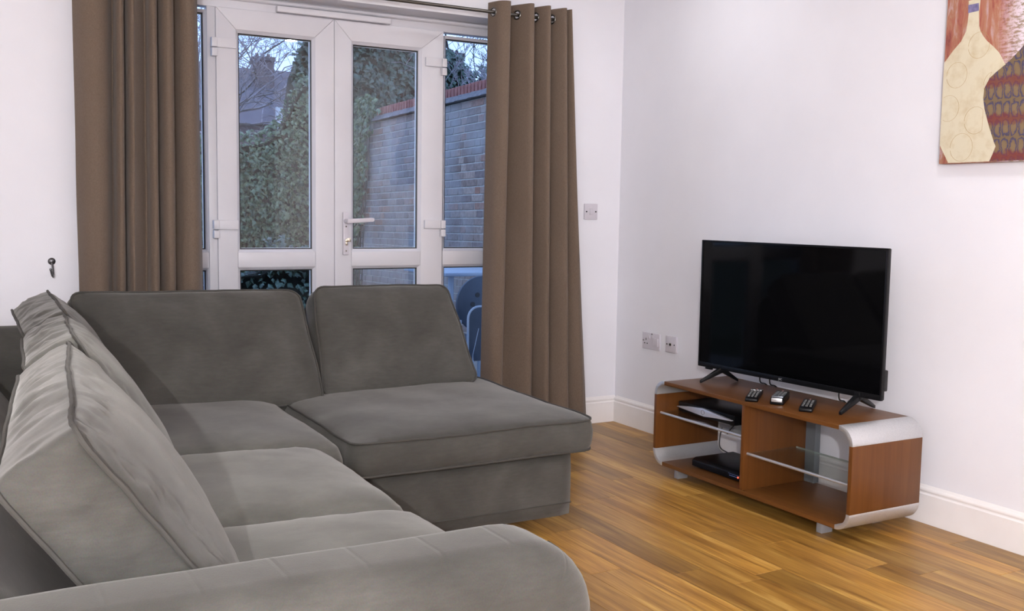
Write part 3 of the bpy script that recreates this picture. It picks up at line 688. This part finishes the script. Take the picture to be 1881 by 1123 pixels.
def cushion(name, BL, BR, TR, TL, thick, bulge, label, cat, group, bulge_b=.02, cr=.05, side=.012, pipes=(1, 1), nu=34, nv=26, amp=.005, wr=.004, wob=.006, pw=2.4, be=.62, seed=0, sag=0):
    """boxed cushion: front seam corners given (bottom-left, bottom-right, top-right, top-left seen from the front), depth behind them"""
    BL, BR, TR, TL = map(V3, (BL, BR, TR, TL))
    n = ((BR-BL)+(TR-TL)).cross((TL-BL)+(TR-BR)).normalized()
    W = ((BR-BL).length+(TR-TL).length)/4; H = ((TL-BL).length+(TR-BR).length)/4
    def P(a, b_): u, v = (a+1)/2, (b_+1)/2; return BL*(1-u)*(1-v)+BR*u*(1-v)+TR*u*v+TL*(1-u)*v
    off = V3((seed*3.1, seed*1.7, 0))
    def rnd(a, b_):
        px, py = a*W, b_*H; r = cr
        qx, qy = abs(px)-(W-r), abs(py)-(H-r)
        if qx > 0 and qy > 0:
            l = math.hypot(qx, qy); k = max(qx, qy)/l; px = math.copysign(W-r+qx*k, px); py = math.copysign(H-r+qy*k, py)
        e = noise.noise(V3((px*5, py*5, 3))+off)*wob
        rim = max(abs(a), abs(b_))
        k = 1+e/max(W, H)*rim
        return px/W*k, py/H*k
    def crinkle(a, b_):
        rim = max(abs(a), abs(b_)); t = math.exp(-((rim-.86)/.12)**2)
        return wr*.55*t*noise.noise(V3((a*W*36, b_*H*26, 7))+off)
    V = []; F = []; idx = {}
    def sp(i, n_): t = -1+2*i/n_; return math.copysign(abs(t)**.85, t)
    for side_i, (dz, B) in enumerate(((0, bulge), (-thick, -bulge_b))):
        for j in range(nv+1):
            for i in range(nu+1):
                a, b_ = sp(i, nu), sp(j, nv); ra, rb = rnd(a, b_)
                h = B*max(0, (1-abs(a)**pw)*(1-abs(b_)**pw))**be
                p = P(ra, rb)+n*(dz+h)
                g = fabric_noise(p+off, amp, 5.5)+fabric_noise(p+off, amp*.4, 15)
                p += n*((g+crinkle(a, b_))*(1 if side_i == 0 else .3)); p.z -= sag*(1-abs(a)**2)*max(0, b_)
                idx[(side_i, i, j)] = len(V); V.append(p)
    for s_ in (0, 1):
        for j in range(nv):
            for i in range(nu): F.append((idx[(s_, i, j)], idx[(s_, i+1, j)], idx[(s_, i+1, j+1)], idx[(s_, i, j+1)]))
    loop = [(i, 0) for i in range(nu)]+[(nu, j) for j in range(nv)]+[(nu-i, nv) for i in range(nu)]+[(0, nv-j) for j in range(nv)]
    K = 6; prev = [idx[(0, i, j)] for i, j in loop]; ctr = P(0, 0)-n*thick/2
    for k in range(1, K+1):
        if k == K: cur = [idx[(1, i, j)] for i, j in loop]
        else:
            cur = []
            for (i, j) in loop:
                p0, p1 = V[idx[(0, i, j)]], V[idx[(1, i, j)]]; t = k/K; p = p0.lerp(p1, t)
                o_ = p-ctr; o_ -= n*o_.dot(n); o_.normalize()
                p = p+o_*side*4*t*(1-t)+n*0; p = p+o_*fabric_noise(p+off, .004, 9)+o_*wr*1.0*noise.noise(V3((p.x*30, p.y*30, p.z*30))+off)*(4*t*(1-t))
                cur.append(len(V)); V.append(p)
        m_ = len(loop)
        for q in range(m_): F.append((prev[q], prev[(q+1) % m_], cur[(q+1) % m_], cur[q]))
        prev = cur
    me = bpy.data.meshes.new(name); c0 = P(0, 0)-n*thick/2; mb = MB(); mb.add(V, F)
    o = mb.build(name, MAT['velvet'], None, smooth=True, angle=58, loc=c0); tag(o, label, cat, group)
    for s_ in (0, 1):
        if pipes[s_]:
            pts = []
            for (i, j) in loop:
                p = V[idx[(s_, i, j)]]; o_ = p-ctr; o_ -= n*o_.dot(n); pts.append(p+o_.normalized()*.002+n*(.001 if s_ == 0 else -.001))
            q = MB().tube(pts, .0042, 7, closed=True).build('piping', MAT['piping'], None, smooth=True, loc=c0)
            q.parent = o; q.location = (0, 0, 0)
    return o
GB, GS = 'loose back cushions of the sofa', 'seat cushions of the sofa'
# seat cushions (given top seam corners; "front" normal is up)
cushion('seat_cushion', (-2.150, -1.650, .432), (-1.238, -1.640, .432), (-1.225, -.62, .438), (-2.150, -.62, .438), .105, .030, 'piped grey seat cushion of the chaise, nearest the right curtain', 'cushion', GS, cr=.05, side=.012, amp=.004, seed=1, pw=5, be=.8)
for y0, y1, z, lab, sd in ((-1.645, -.72, .436, 'grey seat cushion in the sofa corner below the wide back cushion', 2), (-2.330, -1.640, .440, 'grey seat cushion in the middle of the long sofa side', 3), (-3.085, -2.335, .440, 'grey seat cushion against the sofa arm in front', 4)):
    cushion('seat_cushion', (-2.95, y0, z), (-2.185 if sd == 2 else -2.262, y0, z-.012), (-2.185 if sd == 2 else -2.262, y1, z-.012), (-2.95, y1, z), .11, .045, lab, 'cushion', GS, cr=.05, side=.022, pipes=(0, 0), amp=.005, seed=sd, pw=5.5, be=.6)
# back cushions along the window
cushion('back_cushion', (-2.73, -.955, .440), (-2.010, -.955, .440), (-2.012, -.640, .840), (-2.862, -.640, .850), .125, .045, 'widest grey back cushion, below the left curtain and door', 'cushion', GB, seed=5, cr=.045, amp=.006)
cushion('back_cushion', (-1.998, -.925, .448), (-1.322, -.885, .458), (-1.352, -.630, .845), (-1.950, -.640, .850), .125, .045, 'grey back cushion standing on the chaise under the right-hand door', 'cushion', GB, seed=6, cr=.045, amp=.006)
# back cushions along the left side
for y0, y1, xt0, xt1, xb0, xb1, z, lab, sd in ((-3.075, -2.06, -3.088, -3.000, -2.800, -2.720, .855, 'large pale lit grey back cushion beside the arm, closest of all', 7), (-2.045, -1.475, -2.985, -2.955, -2.725, -2.71, .860, 'grey back cushion second from the arm, mostly hidden by the closest one', 8), (-1.46, -.740, -2.950, -2.940, -2.715, -2.71, .865, 'grey back cushion in the far corner against the white wall', 9)):
    cushion('back_cushion', (xb0, y0, .452), (xb1, y1, .452), (xt1, y1, z), (xt0, y0, z), .125, .050, lab, 'cushion', GB, seed=sd, cr=.035, amp=.006, wr=.012, wob=.012, nu=84, nv=44)

# ------------------------------------------------------------------ garden beyond the glass
gm = noisy('grass_and_soil', (.03, .05, .015), (.06, .07, .03), 6, .95)
struct(MB().box(-30, 60, 3.2, 90, -.6, -.15).build('garden_ground', gm))
pv = sroot('patio')
pm = noisy('paving_stone', (.20, .19, .18), (.32, .30, .28), 9, .85, rnd=True)
for i in range(11):
    for j in range(5): MB().box(-4+.6*i, -3.41+.6*i, .33+.575*j, .895+.575*j, -.2, -.14-.004*random.random()).build('paving_slab', pm, pv, bevel=.004, seg=1)
# brick boundary wall, courses falling away from the house
GX, SL = 1.0, -.018
gw = sroot('garden_wall')
mort = noisy('lime_mortar', (.40, .375, .35), (.54, .51, .47), 12, .95, bmp=.4, bscale=60)
def slz(y): return SL*(y-5)
mb = MB(); v = []
for y in (.6, 6.55):
    for x in (GX+.004, GX+.24):
        for z in (-.3, 2.16+slz(y)): v.append((x, y, z))
mb.add(v, [(0, 1, 3, 2), (4, 6, 7, 5), (0, 4, 5, 1), (2, 3, 7, 6), (0, 2, 6, 4), (1, 5, 7, 3)]); mb.build('mortar', mort, gw)
def brick_mat():
    M = mat('stock_brick', (.2, .15, .12), .9, spec=.2); N, L, b_ = nodes(M)
    oi = N.new('ShaderNodeObjectInfo'); r = ramp(M, oi.outputs['Random'], [(0, (.22, .155, .135)), (.25, (.36, .27, .235)), (.5, (.26, .20, .19)), (.75, (.44, .345, .30)), (1, (.38, .21, .16))])
    n = noise_node(M, tex_coord(M, rnd=True), 30, 5); r2 = ramp(M, n.outputs['Fac'], [(.3, (.45, .45, .45)), (.7, (1, 1, 1))])
    wv = noise_node(M, tex_coord(M, src='Object'), 3, 3)
    t = N.new('ShaderNodeNewGeometry'); n3 = N.new('ShaderNodeTexNoise'); n3.inputs['Scale'].default_value = 1.6; n3.inputs['Detail'].default_value = 5; L.new(t.outputs['Position'], n3.inputs['Vector'])
    k = ramp(M, n3.outputs['Fac'], [(.42, (0, 0, 0)), (.68, (1, 1, 1))])
    c = mix(M, .6, r.outputs[0], r2.outputs[0], 'MULTIPLY'); c = mix(M, k.outputs[0], c, (.36, .34, .34)); 
    L.new(c, b_.inputs['Base Color']); bump(M, n.outputs['Fac'], .5, .006); return M
BM = brick_mat(); bcache = {}
def brick_mesh(L_):
    k = round(L_, 3)
    if k not in bcache:
        o = MB().box(-.05, .05, 0, L_-.010, 0, .0625).build('brick', BM, bevel=.004, seg=1); bcache[k] = o.data; bpy.data.objects.remove(o)
    return bcache[k]
rest = MB(); cnt = 0; rb = random.Random(3)
rx = math.atan(SL)
for row in range(33):
    zt = 2.155-.0722*row; y = .62-(row % 2)*.06; k = row
    while y < 6.62:
        L_ = (.225, .1125)[k % 2] if row % 3 else .225; k += 1
        zb = zt-.0625+slz(y); end = min(6.64, 6.26+.32*(2.2-zb))
        if y+L_ > end+.1: break
        if 3.35 < y and zb > .77 and cnt < 300:
            o = bpy.data.objects.new('brick', brick_mesh(L_)); COL.objects.link(o); o.parent = gw
            o.location = (GX+.05-.003*rb.random(), y, zb); o.rotation_euler = (rx, 0, 0); cnt += 1
        elif zb > -.25: rest.box(GX-.002*rb.random(), GX+.1, y, y+L_-.010, zb, zb+.0625)
        y += L_
o = rest.build('brick_mass', BM, gw); o['kind'] = 'stuff'
# tile creasing and brick-on-edge coping
tile = noisy('creasing_tile', (.14, .13, .14), (.22, .20, .21), 20, .9); red = noisy('red_coping_brick', (.26, .095, .08), (.37, .155, .13), 25, .9, rnd=True)
y = .6
while y < 6.15:
    for k, (pr_, z0) in enumerate(((.055, 2.166), (.030, 2.194))):
        mb = MB().prism([(GX-pr_, z0+slz(y)), (GX+.25+pr_, z0+slz(y)), (GX+.25+pr_, z0+.026+slz(y)), (GX-pr_+.02, z0+.034+slz(y))], 'Y', y, y+.262).build('creasing_tile', tile, gw, bevel=.003, seg=1)
    y += .265
cop = MB().box(GX-.01, GX+.23, 0, .051, 0, .088).build('coping_brick', red, gw, bevel=.004, seg=1); cm_ = cop.data; y = .62; first = True
while y < 6.05:
    o = cop if first else bpy.data.objects.new('coping_brick', cm_)
    if not first: COL.objects.link(o); o.parent = gw
    first = False
    o.location = (0, y, 2.226+slz(y)-.004*rb.random()); o.rotation_euler = (rx, 0, 0); y += .0705

leafm = noisy('ivy_leaf', (.022, .045, .014), (.16, .22, .11), 17, .34, spec=.5, lo=.38, hi=.66)
darkleaf = noisy('dark_leaf', (.014, .032, .018), (.075, .12, .085), 13, .36, spec=.5, lo=.38, hi=.66)
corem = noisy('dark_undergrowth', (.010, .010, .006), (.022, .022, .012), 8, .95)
twigm = noisy('bare_twig', (.20, .17, .18), (.34, .30, .32), 8, .9); barkm = noisy('bark', (.06, .05, .05), (.12, .10, .09), 10, .95)
def leaves(name, pts, parent, m, s0, s1, seed):
    rg = random.Random(seed); V = []; F = []
    for p, nrm in pts:
        s = rg.uniform(s0, s1); nn = (nrm+V3((rg.gauss(0, .5), rg.gauss(0, .4), rg.gauss(0, .5)))).normalized()
        dn = (V3((rg.gauss(0, .5), 0, -1))-nn*0); dn = (dn-nn*dn.dot(nn)).normalized(); sd = nn.cross(dn)
        k = len(V); c = V3(p)
        V += [c-dn*s*.45, c+sd*s*.42-dn*s*.1-nn*s*.1, c+dn*s*.6-nn*s*.06, c-sd*s*.42-dn*s*.1-nn*s*.1, c+nn*s*.05]
        F += [(k, k+4, k+1), (k+1, k+4, k+2), (k+2, k+4, k+3), (k+3, k+4, k)]
    mb = MB(); mb.v = [tuple(v_) for v_ in V]; mb.f = F
    me = bpy.data.meshes.new(name); me.from_pydata(mb.v, [], mb.f); me.materials.append(m)
    o = bpy.data.objects.new(name, me); COL.objects.link(o); o.parent = parent
    if parent: o.matrix_parent_inverse = parent.matrix_basis.inverted()
    o['kind'] = 'stuff'; return o
def mass(name, top, yfun, x0, x1, z0, n, lm, s0, s1, seed, label, cat, depth=.5):
    """leafy mass with a bumpy front at yfun(x,z); top(x) is its height"""
    r = thing(name, ((x0+x1)/2, yfun((x0+x1)/2, 1), -.15), label, cat); rg = random.Random(seed)
    nx, nz = 46, 34; V = []; F = []
    for layer, dy in ((0, 0), (1, depth)):
        for j in range(nz+1):
            for i in range(nx+1):
                x = x0+(x1-x0)*i/nx; z = z0+(top(x)-.10-z0)*j/nz
                bl = .10*noise.noise(V3((x*3, z*3, seed))); taper = .35*(j/nz)**6
                V.append((x, yfun(x, z)+dy+bl+.05+(taper if layer == 0 else -taper), z-.03))
    st = (nx+1)*(nz+1)
    for l in (0, 1):
        for j in range(nz):
            for i in range(nx): q = l*st+j*(nx+1)+i; F.append((q, q+1, q+nx+2, q+nx+1))
    for i in range(nx): a = nz*(nx+1)+i; F.append((a, a+1, st+a+1, st+a)); F.append((i, st+i, st+i+1, i+1))
    for j in range(nz):
        for i in (0, nx): a = j*(nx+1)+i; F.append((a, a+nx+1, st+a+nx+1, st+a))
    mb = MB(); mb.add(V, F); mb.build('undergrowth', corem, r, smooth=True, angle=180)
    pts = []
    for _ in range(n):
        x = rg.uniform(x0, x1); tz = top(x); u = rg.random(); z = z0+(tz+.05-z0)*u
        bl = .10*noise.noise(V3((x*3, z*3, seed))); u_ = (z-z0)/(tz-z0); taper = .35*min(1, u_)**6
        pts.append(((x, yfun(x, z)+bl+taper+rg.uniform(-.06, .05), z), V3((rg.gauss(0, .2), -1, .35+u_**4))))
    leaves('leaves', pts, r, lm, s0, s1, seed); return r
def interp(tab):
    def f(x):
        for (a, va), (c, vc) in zip(tab, tab[1:]):
            if x <= c: return va+(vc-va)*max(0, (x-a))/(c-a)+.06*noise.noise(V3((x*7, 0, 2)))
        return tab[-1][1]
    return f
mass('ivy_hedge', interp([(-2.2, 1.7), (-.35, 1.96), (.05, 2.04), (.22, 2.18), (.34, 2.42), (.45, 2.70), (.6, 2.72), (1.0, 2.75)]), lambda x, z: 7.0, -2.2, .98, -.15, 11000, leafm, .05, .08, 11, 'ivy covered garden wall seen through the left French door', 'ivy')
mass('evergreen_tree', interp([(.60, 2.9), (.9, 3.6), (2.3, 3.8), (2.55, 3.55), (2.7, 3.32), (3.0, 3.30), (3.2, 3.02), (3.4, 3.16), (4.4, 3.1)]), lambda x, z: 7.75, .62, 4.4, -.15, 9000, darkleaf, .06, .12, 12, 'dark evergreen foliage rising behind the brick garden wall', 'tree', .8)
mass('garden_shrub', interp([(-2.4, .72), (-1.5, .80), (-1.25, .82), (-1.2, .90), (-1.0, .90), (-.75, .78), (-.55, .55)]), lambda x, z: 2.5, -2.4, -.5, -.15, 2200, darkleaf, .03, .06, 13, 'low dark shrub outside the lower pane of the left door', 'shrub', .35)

iw = thing('wall_ivy', (1.0, 6.45, 1.2), 'ivy trailing over the far end of the brick garden wall', 'ivy'); rg_ = random.Random(31); pts_ = []
for _ in range(1500):
    z = rg_.uniform(.3, 2.42); e_ = 6.28+.30*(2.2-z) if z < 2.2 else 6.05+.3*(z-2.2)
    y = e_+rg_.uniform(-.10-.18*rg_.random()**3, .5); pts_.append(((GX-.06-rg_.random()*.08, y, z), V3((-1, -.6, .3))))
leaves('leaves', pts_, iw, leafm, .045, .075, 31)
for k in range(5):
    y = 6.3+.09*k; MB().tube([(GX-.03, y+.25, -.1), (GX-.05, y+.12, .8), (GX-.04, y, 1.6), (GX-.03, y-.05, 2.2)], .008, 5, r_end=.004).build('stem', barkm, iw, smooth=True)
def bare_tree(name, base, h, label, seed, spread=.5, lean=(0, 0), twm=twigm, depth=5, r0=.07, seg=.5):
    r = thing(name, base, label, 'tree'); rg = random.Random(seed); tk = MB(); tw = MB()
    def grow(p, d, L_, rad, lv):
        pts = [p]; q = p.copy(); dd = d.copy()
        for i in range(3):
            dd = (dd+V3((rg.gauss(0, .12), rg.gauss(0, .12), rg.gauss(.03, .08)))).normalized(); q = q+dd*L_/3; pts.append(q.copy())
        (tk if lv <= 1 else tw).tube(pts, rad, 6 if lv <= 1 else 3, r_end=max(.0025, rad*.6))
        if lv >= depth: return
        for k in range(rg.choice((2, 3, 3, 3)) if lv else 5):
            t = rg.uniform(.45, 1); bp = pts[0].lerp(pts[-1], t) if k else pts[-1]
            nd = (dd+V3((rg.gauss(0, spread), rg.gauss(0, spread), rg.gauss(.05, spread*.7)))).normalized()
            grow(bp, nd, L_*rg.uniform(.55, .8), max(.004, rad*.58), lv+1)
    grow(V3(base), V3((lean[0], lean[1], 1)).normalized(), h*.38, r0, 0)
    tk.build('trunk', barkm, r, smooth=True); o = tw.build('twigs', twm, r, smooth=True); o['kind'] = 'stuff'; return r
bare_tree('bare_tree', (.25, 11, -.15), 5.2, 'bare winter tree with pale twigs behind the ivy', 21, .55, (.08, 0), r0=.09, depth=7)
bare_tree('bare_tree', (4.6, 10.5, -.15), 5.0, 'bare winter tree branching against the sky by the right curtain', 22, .6, (-.05, 0), barkm, 7, .09)
bare_tree('bare_tree', (1.5, 6.75, 1.0), 2.9, 'thin bare climbing stems above the brick garden wall', 23, .55, (.1, -.1), twigm, 6, .02)

# terrace of houses far behind
hs = thing('terrace_house', (11, 42, 0), 'distant brick house with chimneys seen above the ivy', 'house')
hb = noisy('far_brick', (.12, .085, .09), (.16, .12, .12), 2, .95); slate = noisy('slate_roof', (.10, .085, .105), (.15, .13, .15), 1.5, .8); rend = mat('white_render', (.6, .6, .62), .9)
MB().box(-2, 26, 40, 48, -.2, 4.9).build('wall', hb, hs)
MB().prism([(39.6, 4.8), (48.4, 4.8), (44, 7.75)], 'X', -2.2, 26.2).build('roof', slate, hs)
for x0, x1, z in ((9.4, 10.25, 8.25), (19.2, 20.1, 9.3), (2.0, 3.0, 8.3)):
    c = MB().box(x0, x1, 42.4, 43.2, 5.5, z-.15).box(x0-.06, x1+.06, 42.34, 43.26, z-.3, z-.12).build('chimney', hb, hs)
    for k in range(3): MB().lathe([(.1, 0), (.08, .22)], 10, Matrix.Translation((x0+.15+.27*k, 42.8, z-.16))).build('chimney_pot', hb, c)
MB().box(9.6, 12.2, 39.7, 40, 3.2, 5.6).build('rendered_bay', rend, hs)
for x in (3.5, 6.5, 14.5, 17.5, 20.5):
    f_ = MB().box(x, x+1.1, 39.93, 40.02, 2.2, 3.9).build('window', rend, hs)
    MB().box(x+.08, x+1.02, 39.9, 39.95, 2.28, 3.82).build('pane', mat('far_pane', (.03, .04, .06), .1), f_)

# garden table and round backed chairs beyond the right sidelight
gp = noisy('pale_plastic', (.30, .36, .45), (.34, .40, .48), 4, .45); gd = noisy('dark_plastic', (.035, .05, .075), (.05, .068, .10), 4, .5)
gt = thing('garden_table', (-.1, 1.95, -.14), 'pale garden table outside the lower right sidelight pane', 'table')
MB().box(-.28, .88, 1.62, 2.35, .715, .742).build('tabletop', gp, gt, bevel=.006)
for x in (-.2, .80):
    for y in (1.70, 2.27): MB().tube([(x, y, -.14), (x, y, .716)], .02, 10).build('leg', gp, gt, smooth=True)
def chair(cx_, cy_, label, rz, kind):
    r = thing('garden_chair', (cx_, cy_, -.14), label, 'chair', None, rz)
    def put(mb, n, m, **k):
        o = mb.build(n, m, None, **k); o.parent = r; return o
    m_ = gd
    if kind == 'round':
        prof_ = arc(0, .70, .185, 0, 2*PI, 40)[:-1]
        bk = put(MB().prism(prof_, 'Y', -.012, .012), 'backrest', m_, bevel=.006)
        for k in range(6):
            a = 2*PI*k/6; o = MB().lathe([(0, 0), (.016, 0), (.016, .003), (0, .003)], 12, Matrix.Translation((.07*math.cos(a), -.0125, .70+.07*math.sin(a))) @ Matrix.Rotation(PI/2, 4, 'X')).build('back_hole', MAT['black_matt'], None); o.parent = bk
    else:
        prof_ = [(-.22, .40), (.22, .40), (.22, .66)]+arc(.15, .66, .07, 0, PI/2, 6)+arc(-.15, .66, .07, PI/2, PI, 6)
        put(MB().prism(prof_, 'Y', -.012, .012), 'backrest', m_, bevel=.006)
        put(MB().tube([(px_, -.004, pz_) for px_, pz_ in prof_[1:]+prof_[:1]], .008, 8), 'rim', gp, smooth=True)
    put(MB().box(-.21, .21, .0, .42, .42, .45), 'seat', m_, bevel=.012)
    for x in (-.19, .19):
        put(MB().tube([(x, -.01, 0), (x, 0, .44), (x*.8, 0, .60)], .013, 8), 'leg', gp, smooth=True); put(MB().tube([(x, .40, 0), (x, .38, .43)], .013, 8), 'leg', gp, smooth=True)
    return r
chair(-.195, 1.25, 'dark round backed garden chair beyond the right sidelight', 0, 'round')
chair(-.300, .80, 'blue grey garden chair with squarer back just outside the sidelight', 0, 'square')
